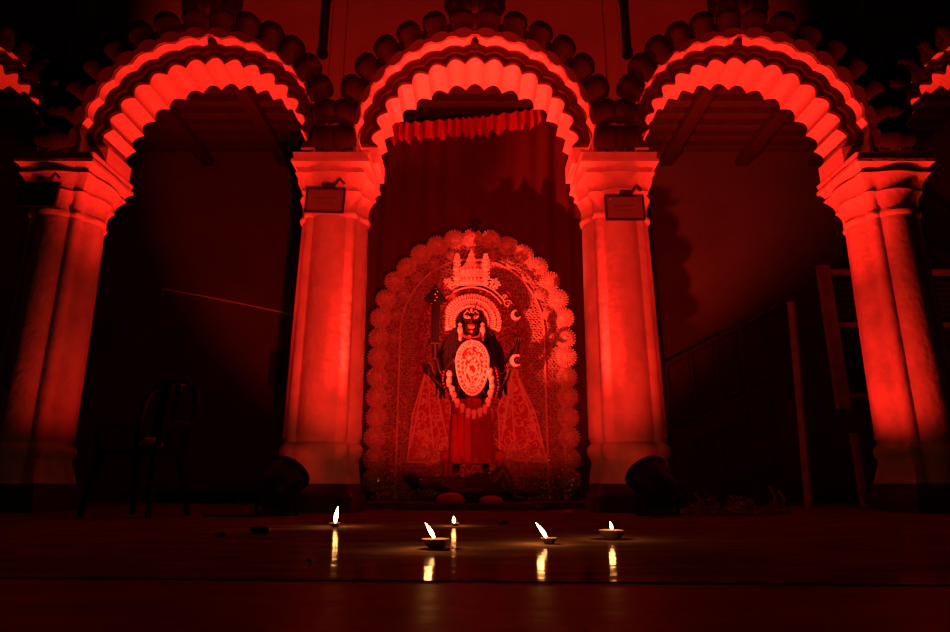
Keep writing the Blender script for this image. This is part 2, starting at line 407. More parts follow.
# framed plaques near the top of three pillars
def plaque(cx, cz, w_, h_, tilt, lab, seed, lit=False):
    rnd = random.Random(seed)
    t = thing('framed_plaque', lab, 'plaque', (cx, 4.972, cz), (math.radians(-3), tilt, 0), 'plaques on the pillars')
    bm = B(); f = .016
    for s in (-1, 1):
        box(bm, (s*(w_/2-f/2), -.012, 0), (f, .026, h_), bev=.004); box(bm, (0, -.012, s*(h_/2-f/2)), (w_-.001, .024, f), bev=.004)
    obj('frame', bm, M['wood'], t)
    bm = B(); box(bm, (0, -.006, 0), (w_-.02, .008, h_-.02)); obj('panel', bm, M['paper'], t)
    # two short lines of worn, unreadable strokes
    for row in range(2):
        bm = B(); x = -w_*(.26 if row == 0 else .18)
        while x < w_*(.24 if row == 0 else .16):
            g = rnd.uniform(.012, .022)
            z = .02-row*.05
            tube(bm, [(x, -.0115, z+rnd.uniform(-.01, .012)), (x+g*.4, -.0115, z+rnd.uniform(-.012, .012)), (x+g, -.0115, z+rnd.uniform(-.01, .012))], .0028, 4)
            x += g+rnd.uniform(.002, .01)
        obj('inscription', bm, M['ink'], t)
    bm = B(); box(bm, (w_*.12-.02, -.02, h_/2+.02), (.11, .035, .035), bev=.008)
    tube(bm, [(w_*.12+.03, -.02, h_/2+.03), (w_*.12+.07, -.025, h_/2+.085), (w_*.12+.11, -.02, h_/2+.04)], .012, 8)
    obj('bracket', bm, M['wood'], t)
    if lit: bm = B(); ball(bm, (-w_*.36, -.026, h_*.33), .010, 12); obj('stud', bm, M['tinsel'], t, True)  # metal bead added in place of a glint on the plaque
for px, py, lab, sd in ((325, 200, 'small dark-framed plaque hung on the pillar left of the shrine', 1),
                        (625, 207.5, 'small dark-framed plaque with an added corner stud on the pillar right of the shrine', 2),
                        (38, 194, 'unlit framed plaque on the far left pillar', 3)):
    p = at(px, py, 4.955); plaque(p.x, p.z, .335, .235, math.radians(1.5 if px < 475 else 0), lab, sd, sd == 2)

# ------------------------------------------------------------------ par can floor lights
def par_can(x, y, side, lab, aimv):
    t = thing('par_can_light', lab, 'stage light', (x, y, 0), (0, 0, 0), 'floor spotlights'); t.scale = (.9, .9, .88)
    R = Vector(aimv).normalized().to_track_quat('Z', 'Y')
    c = Vector((0, 0, .215))
    def lay(bm): bmesh.ops.transform(bm, matrix=Matrix.Translation(c) @ R.to_matrix().to_4x4(), verts=bm.verts[:])
    bm = B()
    lathe(bm, [(0, -.18), (.05, -.18), (.055, -.15), (.11, -.125), (.145, -.08), (.16, -.02), (.165, .03), (.165, .15), (.178, .155), (.178, .175), (.158, .175), (.155, .04), (.12, .0), (0, -.01)], 36)
    lay(bm); obj('housing', bm, M['black'], t, True)
    bm = B(); lathe(bm, [(0, .06), (.08, .055), (.152, .045), (.152, .04), (0, .04)], 32); lay(bm); obj('lens', bm, M['lens'], t, True)
    # U bracket standing on the floor
    ax = R @ Vector((1, 0, 0)); ax.z = 0; ax.normalize()
    bm = B()
    for s in (-1, 1):
        a = c+ax*s*.19; q = ax*s*.19+Vector((0, 0, .012))
        d = Vector((-ax.y, ax.x, 0))*.02
        pr = [a-d+ax*s*.004+Vector((0, 0, .03)), a+d+ax*s*.004+Vector((0, 0, .03)), q+d, q-d]
        va = [bm.verts.new(p) for p in pr]; vb = [bm.verts.new(p+ax*s*.008) for p in pr]
        bm.faces.new(va); bm.faces.new(vb[::-1])
        for k in range(4): bm.faces.new((va[k], va[(k+1) % 4], vb[(k+1) % 4], vb[k]))
    box(bm, (0, 0, .006), (.40, .045, .012), Matrix.Rotation(math.atan2(ax.y, ax.x), 3, 'Z').to_quaternion())
    obj('yoke', bm, M['steel'] if False else M['plastic'], t)
    for s in (-1, 1):
        bm = B(); p = c+ax*s*.175; tube(bm, [p, p+ax*s*.05], .022, 12); obj('knob', bm, M['plastic'], t, True)
    bm = B(); e = c-(R @ Vector((0, 0, .178)))
    sgn = -1 if side == 'left' else 1
    tube(bm, [e, e+Vector((0, -.05, -.02)), Vector((sgn*.03, -.16, .02)), Vector((sgn*-.02, -.24, .008)), Vector((sgn*-.12, -.27, .008))] if sgn > 0 else [e, e+Vector((0, -.05, -.02)), Vector((-.03, -.16, .02)), Vector((-.1, -.22, .008)), Vector((-.3, -.24, .008)), Vector((-.5, -.15, .008))], .008, 8)
    obj('cable', bm, M['black'], t, True)
pL = at(276, 508, 4.62); pR = at(658, 506, 4.62)
par_can(pL.x, 4.62, 'left', 'black floor spotlight at the foot of the pillar left of the shrine', (.3, .66, .68))
par_can(pR.x, 4.62, 'right', 'black floor spotlight before the pillar right of the shrine, beside the flower heap', (-.3, .66, .68))

# ------------------------------------------------------------------ diyas
def diya(px, py, wid, fl, lean, lab, power, flx=0.0, rot=0, wide=1.0):
    ang = math.atan((316-py)/F)+TILT; D = CH/math.tan(-ang); p = at(px, py, D)
    s = wid
    t = thing('oil_lamp', lab, 'oil lamp', (p.x, D, 0), (0, 0, 0), 'clay oil lamps on the floor')
    bm = B()
    n = 28
    prof = [(.0, 0), (.24, 0), (.30, .03), (.42, .16), (.5, .34), (.5, .38), (.46, .38), (.40, .24), (.25, .12), (0, .10)]
    rs = []
    for r, z in prof:
        rg = []
        for k in range(n):
            a = 2*PI*k/n+rot
            sp = max(0, math.cos(2*PI*k/n-PI))**6*.22*(z/.38)
            rg.append(((r*(1+sp))*math.cos(a)*s, (r*(1+sp))*math.sin(a)*s, z*s))
        rs.append(rg)
    loft(bm, rs, False); bmesh.ops.remove_doubles(bm, verts=bm.verts[:], dist=1e-5)
    obj('bowl', bm, M['clay'], t, True)
    bm = B(); lathe(bm, [(0, .265*s), (.415*s, .265*s)], 20); obj('oil', bm, M['oil'], t, True)
    fx = flx*s
    bm = B(); tube(bm, [(fx*.2, 0, .275*s), (fx*.7, 0, .33*s), (fx, 0, .41*s)], .035*s+.0005, 6); obj('wick', bm, M['pale'], t, True)
    bm = B()
    base = Vector((fx, 0, .39*s)); pts = []; rad = []
    for k in range(11):
        u = k/10
        pts.append(base+Vector((lean*fl*u**1.25, 0, fl*u))); rad.append(max(.0006, fl*.15*wide*math.sin(PI*min(1, (u*.93+.09)))**.85*(1-.35*u)))
    tube(bm, pts, rad, 12); obj('flame', bm, M['flame'], t, True)
    l = bpy.data.lights.new('flame_glow', 'POINT'); l.energy = power*1.9; l.color = (1, .42, .12); l.shadow_soft_size = .012
    lo = bpy.data.objects.new('flame_glow', l); C.objects.link(lo); lo.parent = t
    lo.location = base+Vector((lean*fl*.6, -.0, fl*.55+.02))
diya(335, 527, .052, .078, .12, 'clay oil lamp with a tall upright flame, leftmost on the floor', .5)
diya(437, 549, .084, .048, -.62, 'largest clay oil lamp, nearest the camera, flame blown left', .5, -.12)
diya(455.5, 526, .040, .032, -.1, 'tiny clay oil lamp directly before the shrine with a round flame', .25, -.18, 0, 2.1)
diya(549.5, 544, .055, .05, -.72, 'clay oil lamp right of centre, its flame leaning far off the rim', .5, -.2)
diya(613, 539, .088, .03, -.22, 'wide shallow clay oil lamp nearest the right spotlight', .4, -.02, 0, 1.4)

# ------------------------------------------------------------------ the shrine: platform, backdrop, goddess figure
YP = 6.45
bm = B()
box(bm, (-.02, 6.5, .03), (2.5, 1.3, .06), bev=.01)
tag(obj('shrine_platform', bm, M['dado']), 'low dark platform under the shrine figure and its scalloped backdrop', 'platform')

# ---- backdrop
bx0, RX, RZ, ZA = -.03, .96, 1.05, 1.75
def bo(t, k=1.0, z0=.07):
    """outline of the backdrop; t in 0..1 from lower left over the top to lower right"""
    side = ZA-z0; arcL = PI*1.0*k; tot = 2*side+arcL; s = t*tot
    if s < side: return (bx0-RX*k, z0+s)
    if s > side+arcL: return (bx0+RX*k, z0+(tot-s))
    a = PI-(s-side)/arcL*PI
    return (bx0+RX*k*math.cos(a), ZA+RZ*k*math.sin(a))
bd = thing('scalloped_backdrop', 'tall arched foil backdrop edged with round rosettes behind the goddess figure', 'backdrop', (0, YP, .062))
def loc_(p): return (p[0], p[1]-.062)
bm = B(); prism(bm, [loc_(bo(i/90)) for i in range(91)], .06, .10); obj('panel', bm, M['filigree'], bd)
# raised concentric bands
for k, wd, nm, mt in ((.985, .03, 'edge_band', 'foil'), (.80, .02, 'middle_band', 'foil'), (.60, .028, 'inner_band', 'darkred')):
    bm = B(); A_ = [loc_(bo(i/90, k)) for i in range(91)]; B_ = [loc_(bo(i/90, k-wd)) for i in range(91)]
    strip(bm, A_, B_, .035, .059); obj(nm, bm, M[mt], bd)
# filigree of small rings and stems between the bands
bm = B(); rnd = random.Random(3)
def mini_ring(bm, c, r, y, t=.0065, n=9):
    rings = []
    for k in range(n):
        a = 2*PI*k/n; ca, sa = math.cos(a), math.sin(a)
        rings.append([bm.verts.new((c[0]+(r+d)*ca, y+e, c[1]+(r+d)*sa)) for d, e in ((-t, 0), (0, -t*1.6), (t, 0))])
    for k in range(n):
        q = (k+1) % n
        for j in range(2): bm.faces.new((rings[k][j], rings[q][j], rings[q][j+1], rings[k][j+1]))
for k in (.93, .89, .85, .755, .71, .665, .63):
    n = int(2*(1.68)/(.052)+PI*k/.052)
    for i in range(n):
        p = loc_(bo((i+.5)/n, k)); mini_ring(bm, p, rnd.uniform(.016, .023), .05)
for x in [bx0+s*(.50-.055*j) for s in (-1, 1) for j in range(4)]:
    for i in range(36): mini_ring(bm, (x, .05+.045*i), .018, .05)
fl = obj('filigree', bm, M['foil'], bd)
# rosettes
def rosette_bm(n=22):
    bm = B(); c = bm.verts.new((0, -.03, 0)); prev = []
    R1, R2, R3 = [], [], []
    for k in range(n*2):
        a = 2*PI*k/(n*2)
        R1.append(bm.verts.new((.028*math.cos(a), -.028, .028*math.sin(a))))
        y = -.034 if k % 2 else -.010
        R2.append(bm.verts.new((.075*math.cos(a), y, .075*math.sin(a))))
        r = .122 if k % 2 else .104
        R3.append(bm.verts.new((r*math.cos(a), -.006 if k % 2 else 0, r*math.sin(a))))
    m_ = n*2
    for k in range(m_):
        q = (k+1) % m_
        bm.faces.new((c, R1[q], R1[k])); bm.faces.new((R1[k], R1[q], R2[q], R2[k])); bm.faces.new((R2[k], R2[q], R3[q], R3[k]))
    lathe(bm, [(0, -.012), (.018, -.009), (.022, 0)], 12)
    for v in bm.verts[-36:]: v.co = Vector((v.co.x, v.co.z-.03, v.co.y))
    for k in range(n):
        a = 2*PI*k/n
        mini_ring(bm, (.112*math.cos(a+PI/n), .112*math.sin(a+PI/n)), .008, -.008, .003, 6)
    return bm
ros = None
NR = 31
for i in range(NR):
    p = loc_(bo(.028+(i)/(NR-1)*.944, 1.02)); 
    if ros is None: ros = o = obj('rosette', rosette_bm(), M['rosette'], bd)
    else: o = ros.copy(); C.objects.link(o); o.parent = bd
    o.scale = (.95, 1, .95); o.location = (p[0], .03+(.012 if i % 2 else 0), p[1]+.0); o.rotation_euler = (rnd.uniform(-.15, .15), rnd.uniform(0, 6.28), rnd.uniform(-.15, .15))
    if p[0] < 0: o.scale = (.98, 1, .98)
for i in range(13):                        # inner small rosettes round the head of the arch
    p = loc_(bo(.27+i/12*.46, .86)); o = ros.copy(); C.objects.link(o); o.parent = bd
    o.location = (p[0], .028, p[1]); o.scale = (.55, .8, .55); o.rotation_euler = (0, rnd.uniform(0, 6.28), 0)
# dark finial on top of the backdrop
bm = B(); tube(bm, [(0, .05, 2.72), (0, .045, 2.86), (0, .045, 2.93)], .014, 10)
ball(bm, (0, .04, 2.84), (.045, .03, .05), 14)
for s in (-1, 1): tube(bm, [(0, .045, 2.88), (s*.03, .04, 2.93), (s*.055, .04, 2.955), (s*.07, .04, 2.93)], [.012, .012, .01, .006], 8)
ball(bm, (0, .04, 2.95), (.02, .018, .02), 10)
obj('top_ornament', bm, M['black'], bd, True)
# side lace panels (openwork wings on either hand of the figure)
def lace_panel(poly, seed, nm='lace_panel'):
    rr = random.Random(seed); bm = B(); bk = B()
    P = [(at(x, y, 6.36).x, at(x, y, 6.36).z-.062) for x, y in poly]
    n = len(P)
    prism(bk, P, -.052, -.04); obj('panel_backing', bk, mat('lace_backing', (.42, .07, .06), .8), bd)
    for i in range(n):
        a, b = P[i], P[(i+1) % n]; tube(bm, [(a[0], -.06, a[1]), (b[0], -.06, b[1])], .008, 6)
    def inside(x, z):
        c = False
        for i in range(n):
            (x1, z1), (x2, z2) = P[i], P[i-1]
            if (z1 > z) != (z2 > z) and x < (x2-x1)*(z-z1)/(z2-z1)+x1: c = not c
        return c
    xs = [p[0] for p in P]; zs = [p[1] for p in P]; cnt = 0; tries = 0
    while cnt < 95 and tries < 3000:
        tries += 1
        x, z = rr.uniform(min(xs), max(xs)), rr.uniform(min(zs), max(zs))
        if not inside(x, z): continue
        cnt += 1
        r = rr.uniform(.02, .05); a0 = rr.uniform(0, 6.28); sw = rr.uniform(2.2, 5.2)
        pts = [(x+r*math.cos(a0+sw*k/7)*(1-.05*k), -.06+.004*math.sin(k), z+r*1.2*math.sin(a0+sw*k/7)*(1-.05*k)) for k in range(8)]
        tube(bm, pts, .0065, 4)
    # stems fanning from the hand
    top = P[0]
    for k in range(9):
        q = P[2+k % (n-2)]; f = rr.uniform(.8, 1); e = ((q[0]*f+top[0]*(1-f)), (q[1]*f+top[1]*(1-f)))
        tube(bm, [(top[0], -.06, top[1]), ((top[0]+e[0])/2+rr.uniform(-.02, .02), -.068, (top[1]+e[1])/2), (e[0], -.06, e[1])], .008, 4)
    o = obj(nm, bm, M['pale'], bd)
    return o
lace_panel([(428, 362), (440, 396), (450, 402), (450, 452), (434, 462), (407, 462), (412, 415)], 5)
lace_panel([(512, 362), (503, 398), (498, 408), (500, 452), (516, 460), (547, 462), (536, 415)], 9)
# straw-like tinsel strands spraying out under the panels, and loose glints
for s in (-1, 1):
    bm = B()
    for k in range(26):
        a = Vector((bx0+s*rnd.uniform(.2, .34), rnd.uniform(-.09, -.03), rnd.uniform(.2, .46))); b = a+Vector((s*rnd.uniform(.25, .5), -.01, rnd.uniform(-.02, .24)))
        tube(bm, [a, (a+b)/2+Vector((0, -.02, .02)), b], .003, 4)
    obj('tinsel_strands', bm, M['foil'], bd)
bm = B()
def glint(x, z, s, y=None):
    y = rnd.uniform(-.035, .03) if y is None else y
    R = Matrix.Rotation(rnd.uniform(-1.0, .9), 3, 'X') @ Matrix.Rotation(rnd.uniform(-.9, .9), 3, 'Z')
    q = [Vector((-s, 0, -s*.6)), Vector((s, 0, -s*.6)), Vector((s, 0, s*.6)), Vector((-s, 0, s*.6))]
    vs = [bm.verts.new(Vector((x, y, z))+R @ v) for v in q]; bm.faces.new(vs)
for _ in range(800):
    sd = rnd.choice((-1, 1)); x = bx0+sd*(1.0-abs(rnd.gauss(0, .3))); z = .02+abs(rnd.gauss(0, .2))
    if abs(x) > 1.02: continue
    glint(x, z, rnd.uniform(.004, .008))
for _ in range(240):
    x = bx0+rnd.uniform(-.95, .95); z = rnd.uniform(.05, 1.8); glint(x, z, rnd.uniform(.003, .006))
o = obj('tinsel', bm, M['tinsel'], bd); o['kind'] = 'stuff'

# ---- goddess figure
YG = 6.12
gd = thing('goddess_figure', 'black-faced garlanded goddess figure standing in the shrine under a tall pith crown', 'statue', (0, YG, .0))
def G(px, py, dy=0):
    p = at(px, py, YG+dy); return Vector((p.x, dy, p.z))
def skin(name, chains, m, parent, root=0, lvl=2):
    """one continuous body: chains of (point, radius); a chain may start with the index (chain, node) it grows from"""
    verts, edges, rad, idx = [], [], [], {}
    for ci, ch in enumerate(chains):
        prev = None
        for k, it in enumerate(ch):
            if isinstance(it[0], int): prev = idx[it]; continue
            verts.append(Vector(it[0])); rad.append(it[1]); j = len(verts)-1; idx[(ci, k)] = j
            if prev is not None: edges.append((prev, j))
            prev = j
    me = bpy.data.meshes.new(name); me.from_pydata(verts, edges, [])
    o = bpy.data.objects.new(name, me); C.objects.link(o); o.parent = parent
    mod = o.modifiers.new('s', 'SKIN'); mod.use_smooth_shade = True; mod.branch_smoothing = .4
    for j, r in enumerate(rad):
        v = me.skin_vertices[0].data[j]; v.radius = (r, r) if not isinstance(r, tuple) else r; v.use_root = (j == root)
    sb = o.modifiers.new('d', 'SUBSURF'); sb.levels = lvl; sb.render_levels = lvl
    me.materials.append(m)
    return o
hx = G(471.5, 325).x
def hand(chains, parent_ref, wrist, d, up, s=1.0, curl=.5):
    """palm, four unequal bent fingers and a side thumb growing from the wrist"""
    d = Vector(d).normalized(); up = Vector(up).normalized(); side = d.cross(up).normalized()
    palm = wrist+d*.055*s
    ci = len(chains)
    chains.append([parent_ref, (palm, .026*s)])
    for k, (o_, L_) in enumerate(((-.028, .052), (-.010, .062), (.009, .058), (.026, .045))):
        b0 = palm+side*o_*s+d*.03*s; b1 = b0+d*L_*.5*s+up*.012*curl*s; b2 = b1+(d*.5+up*curl).normalized()*L_*.5*s
        chains.append([(ci, 1), (b0, .010*s), (b1, .009*s), (b2, .007*s)])
    b0 = palm-side*.032*s; b1 = b0-side*.02*s+d*.03*s+up*.015*s
    chains.append([(ci, 1), (b0, .011*s), (b1, .008*s)])
ch = []
pel = Vector((hx, 0, 1.0))
ch.append([(pel, .13), (pel+Vector((0, 0, .14)), .105), (pel+Vector((0, -.01, .28)), .125), (pel+Vector((0, 0, .42)), .12), (pel+Vector((0, 0, .52)), .05),
           (pel+Vector((0, -.005, .585)), .055), (pel+Vector((0, -.025, .63)), .078), (pel+Vector((0, -.02, .70)), .092), (pel+Vector((0, -.01, .77)), .08)])
for s, foot in ((-1, -.17), (1, .17)):
    ch.append([(0, 0), (pel+Vector((s*.1, 0, -.12)), .095), (pel+Vector((s*.12, -.02, -.42)), .065), (Vector((hx+foot*.8, 0, .41)), .042), (Vector((hx+foot*.8, -.02, .355)), .035), (Vector((hx+foot*.85, -.11, .335)), .028)])
UL, LL = G(436, 352, -.06), G(431, 374, -.1)
UR, LR = G(517, 346, -.06), G(510, 370, -.1)
def arm(s, elbow, wrist, dz, dirv, upv):
    ci = len(ch)
    ch.append([(0, 3), (Vector((hx+s*.16, 0, 1.42-dz)), .055), (elbow, .04), (wrist, .026)])
    hand(ch, (ci, 3), wrist, dirv, upv)
arm(-1, G(441, 376, -.02), UL, 0, (-.1, -.05, 1), (0, -1, 0))
arm(-1, G(446, 392, -.04), LL+Vector((.02, 0, -.03)), .05, (-.5, -.4, .8), (0, -1, .2))
arm(1, G(502, 376, -.02), UR+Vector((0, 0, -.04)), 0, (.1, -.05, 1), (0, -1, 0))
arm(1, G(498, 392, -.04), LR+Vector((-.02, 0, -.05)), .05, (.2, -.3, .9), (0, -1, .2))
body = skin('body', ch, M['skin'], gd)
fy = -.112                                  # front of the face
zf = lambda py: G(471.5, py).z
# face: three eyes, nose, lips, tongue, ears
for s in (-1, 1):
    bm = B(); ball(bm, (hx+s*.042, fy+.012, zf(319.5)), (.036, .014, .017), 14, Matrix.Rotation(s*-.25, 3, 'Y').to_quaternion()); e = obj('eye', bm, M['pale'], gd, True); e['label'] = 'white painted eye'
    bm = B(); ball(bm, (hx+s*.042, fy-.001, zf(319.5)), (.009, .004, .009), 10); obj('pupil', bm, M['skin'], e, True)
    bm = B(); tube(bm, [(hx+s*.012, fy+.008, zf(316)), (hx+s*.04, fy+.006, zf(313.2)), (hx+s*.075, fy+.03, zf(316.5))], .004, 6); obj('eyebrow', bm, M['pale'], gd, True)
    bm = B(); ball(bm, (hx+s*.094, -.02, zf(321)), (.012, .022, .034), 12); obj('ear', bm, M['skin'], gd, True)
    bm = B(); ball(bm, G(471.5+s*11.2, 330, -.085), (.028, .02, .045), 14); ball(bm, G(471.5+s*11.2, 337, -.085), (.018, .015, .04), 12); ball(bm, G(471.5+s*11.2, 324.5, -.075), (.02, .016, .02), 12)
    obj('ear_ornament', bm, M['pale'], gd, True)
bm = B(); ball(bm, (hx, fy+.008, zf(313)), (.010, .008, .024), 12); e = obj('eye', bm, M['pale'], gd, True); e['label'] = 'upright third eye on the forehead'
bm = B(); ball(bm, (hx, fy-.012, zf(323)), (.015, .02, .03), 12); ball(bm, (hx, fy-.018, zf(325.3)), (.021, .016, .012), 12); obj('nose', bm, M['skin'], gd, True)
bm = B(); tube(bm, [(hx-.035, fy+.014, zf(328)), (hx-.015, fy+.002, zf(327.2)), (hx, fy, zf(327.8)), (hx+.015, fy+.002, zf(327.2)), (hx+.035, fy+.014, zf(328))], .006, 8); obj('lips', bm, M['redcloth'], gd, True)
bm = B()
loft(bm, [[(hx+x*w_, y_+x*x*.3*0, z_+d) for x, d in ((-1, 0), (0, .004), (1, 0), (0, -.004))] for w_, y_, z_ in ((.034, fy+.01, zf(328.3)), (.033, fy-.018, zf(329.3)), (.026, fy-.024, zf(331.5)), (.014, fy-.024, zf(334)), (.003, fy-.018, zf(335.6)))])
o = obj('tongue', bm, mat('pale_pink_tongue', (.85, .5, .42), .5), gd, True); o['label'] = 'long outthrust tongue'
# hair
bm = B(); rnd2 = random.Random(11)
ball(bm, (hx, .045, zf(321)), (.128, .105, .165), 20)
for k in range(150):
    s = rnd2.choice((-1, 1)); u = rnd2.random(); yy = rnd2.uniform(-.03, .11)
    x0 = hx+s*(.085+.02*u); zt = zf(318)-.02*u
    xe = hx+s*(.13+.22*u); ze = zf(392)+rnd2.uniform(-.1, .12)+.05*u
    tube(bm, [(x0, yy*.6, zt), (x0+s*(.04+.05*u), yy-.015, zt-.13), (hx+s*(.13+.18*u), yy, zt-.34), (xe, yy, ze)], [.014, .02, .02, .005], 5)
obj('hair', bm, M['hair'], gd, True)
# halo fan, bead arcs and crown
def fan(bm, cx, cz, r0, r1, a0, a1, n, y0, dep):
    V = []
    for k in range(n+1):
        a = math.radians(a0+(a1-a0)*k/n); y = y0-(dep if k % 2 else 0)
        V.append([bm.verts.new((cx+r0*math.cos(a), y, cz+r0*math.sin(a)*1.0)), bm.verts.new((cx+r1*(1.0 if k % 2 else .965)*math.cos(a), y, cz+r1*(1.0 if k % 2 else .965)*math.sin(a))),
                  bm.verts.new((cx+r0*math.cos(a), y+.02, cz+r0*math.sin(a))), bm.verts.new((cx+r1*.95*math.cos(a), y+.02, cz+r1*.95*math.sin(a)))])
    for k in range(n):
        A_, B_ = V[k], V[k+1]
        bm.faces.new((A_[0], A_[1], B_[1], B_[0])); bm.faces.new((A_[2], B_[2], B_[3], A_[3])); bm.faces.new((A_[1], A_[3], B_[3], B_[1])); bm.faces.new((A_[0], B_[0], B_[2], A_[2]))
hz = zf(323)
bm = B(); fan(bm, hx, hz, .155, .30, -18, 198, 70, -.02, .012); halo = obj('halo_fan', bm, M['foil'], gd)
for r, n, s_ in ((.17, 34, .010), (.235, 44, .008)):
    bm = B()
    for k in range(n+1):
        a = math.radians(-15+210*k/n); ball(bm, (hx+r*math.cos(a), -.04, hz+r*math.sin(a)), s_, 6)
    obj('bead_row', bm, M['pale'], halo, True)
bm = B()
for r in (.345, .385):
    pts = [(hx+r*1.0*math.cos(math.radians(a)), -.03, hz+.02+r*math.sin(math.radians(a))) for a in range(30, 151, 6)]
    tube(bm, pts, .008, 6)
for s in (-1, 1):   # curled ends
    for cxx, czz, r in ((.36, .19, .045), (.33, .26, .03)):
        pts = [(hx+s*(cxx+r*(1-k/16)*math.cos(k*.6)), -.03, hz+czz+r*(1-k/16)*math.sin(k*.6)) for k in range(14)]
        tube(bm, pts, .007, 5)
obj('crown_band', bm, M['foil'], gd)
cz = G(471, 286).z
bm = B()
lathe(bm, [(0, 0), (.10, 0), (.13, .02), (.12, .05), (.10, .06), (.115, .09), (.12, .13), (.105, .18), (.07, .23), (.05, .25), (.058, .265), (.045, .285), (.03, .31), (.034, .325), (.015, .36), (0, .40)], 26, .45, (hx, -.03, cz))
for k in range(7):
    a = math.radians(-60+20*k)
    for r_, zz in ((.118, .05), (.11, .15)): ball(bm, (hx+r_*math.sin(a), -.03-.055*math.cos(a), cz+zz), (.014, .01, .02), 8)
crown = obj('crown', bm, M['rosette'], gd, True)
for s in (-1, 1):
    bm = B()
    xx = hx+s*.145
    for z_, r_ in ((.02, .032), (.07, .04), (.12, .034), (.17, .04), (.215, .032), (.255, .036), (.29, .024), (.32, .014)):
        ball(bm, (xx+s*0.0, -.035, cz+z_), (r_, r_*.7, r_*.75), 10)
        for q in range(6):
            a = q*PI/3+z_*9; ball(bm, (xx+r_*math.cos(a), -.05, cz+z_+r_*.6*math.sin(a)), .009, 6)
    obj('crown_spire', bm, M['pale'], gd, True)
    bm = B()
    for q in range(16):
        a = q*2.4; r_ = .014*math.sqrt(q+1)
        ball(bm, (hx+s*.235+r_*math.cos(a), -.045+.001*q, cz+.015+r_*math.sin(a)), .014, 6)
    obj('crown_cluster', bm, M['pale'], gd, True)
# breastplate, garland, skirt
def leafpoly(cx, cz, hw, up, dn, n=40):
    out = []
    for k in range(n):
        a = 2*PI*k/n; x = math.sin(a); z = math.cos(a)
        out.append((cx+hw*x*(1-.0*z), cz+(up*z if z > 0 else dn*z)))
    return out
pc = G(472.5, 364)
bm = B(); prism(bm, [(x, z) for x, z in leafpoly(pc.x, pc.z, .155, .2, .33)], -.165, -.15); bp_ = obj('breastplate', bm, M['darkred'], gd)
bm = B()
def oval(cx, cz, hw, up, dn, t=.007, y=-.172):
    P = leafpoly(cx, cz, hw, up, dn, 36); tube(bm, [(x, y, z) for x, z in P+[P[0]]], t, 5)
oval(pc.x, pc.z, .152, .195, .325, .011); oval(pc.x, pc.z, .115, .15, .265, .008); oval(pc.x, pc.z-.08, .045, .05, .05, .011); oval(pc.x, pc.z-.04, .075, .09, .2, .007)
for k in range(34):
    a = 2*PI*k/34; x, z = math.sin(a), math.cos(a); ball(bm, (pc.x+.134*x, -.174, pc.z+(.172*z if z > 0 else .295*z)), .013, 6)
for k in range(130):
    a = rnd2.uniform(0, 2*PI); r = math.sqrt(rnd2.random())*.85; x, z = math.sin(a)*r, math.cos(a)*r
    ball(bm, (pc.x+.15*x, -.17, pc.z+(.19*z if z > 0 else .32*z)), .011, 6)
for s in (-1, 1): tube(bm, [(pc.x, -.172, pc.z-.2), (pc.x+s*.055, -.172, pc.z-.09)], .007, 5); tube(bm, [(pc.x, -.172, pc.z-.3), (pc.x+s*.08, -.172, pc.z-.14)], .006, 5)
obj('openwork', bm, M['pale'], bp_, True)
# necklace at the throat
bm = B()
for k in range(13):
    a = PI+PI*k/12; ball(bm, (hx+.085*math.cos(a), -.10-.04*abs(math.sin(a)), zf(336)+.05*math.sin(a)), .012, 8)
obj('necklace', bm, M['redcloth'], gd, True)
gl = [(449.5, 374), (449, 381), (452, 389), (454, 395), (457, 402), (462, 407), (468, 411.5), (474, 413), (480, 411), (485, 408), (488.5, 401), (490.5, 393), (492, 386), (491.5, 378), (490, 371)]
for i, (x, y) in enumerate(gl):
    p = G(x, y, -.19+.02*(i % 2)); bm = B(); ball(bm, p, (.029, .026, .036), 14); ball(bm, p+Vector((0, -.012, -.04)), (.022, .018, .022), 10)
    for s in (-1, 1): ball(bm, p+Vector((s*.013, -.027, .006)), (.007, .006, .007), 6)
    obj('garland_head', bm, M['pale'], gd, True)
bm = B(); gp = [G(x, y, -.17) for x, y in gl]; tube(bm, gp, .012, 6)
for i in range(44):
    t_ = i/43*(len(gl)-1); k = min(int(t_), len(gl)-2); p = gp[k].lerp(gp[k+1], t_-k); out = (p-Vector((hx, p.y, zf(385)))).normalized()
    ball(bm, p+out*.06, .010, 6)
obj('garland_cord', bm, M['redcloth'], gd, True)
# skirt of red strips
def skirt_ring(z, wx, wy, n=60, amp=.012): return [(hx+(wx+amp*math.sin(k*5*2*PI/30))*math.cos(2*PI*k/n), (wy+amp*math.sin(k*5*2*PI/30))*math.sin(2*PI*k/n), z) for k in range(n)]
bm = B(); loft(bm, [skirt_ring(zf(400), .155, .11), skirt_ring(zf(420), .19, .13), skirt_ring(zf(445), .2, .135), skirt_ring(zf(464), .205, .14)]); sk = obj('skirt', bm, M['darkred'], gd, True)
for k, x in enumerate((455, 461, 467.5, 474.5, 481, 487)):
    bm = B(); L_ = 462-(k % 2)*4
    loft(bm, [[(G(x+dx*w_, y).x, G(x, y, -.17+yy).y-.0, G(x, y, -.17).z) for dx, yy in ((-1, 0), (0, -.02), (1, 0), (0, .012))] for y, w_ in ((414, 2.2), (430, 2.8), (446, 3), (L_, 3.2))])
    o = obj('skirt_strip', bm, M['redcloth'] if k < 3 else M['darkred'], gd)
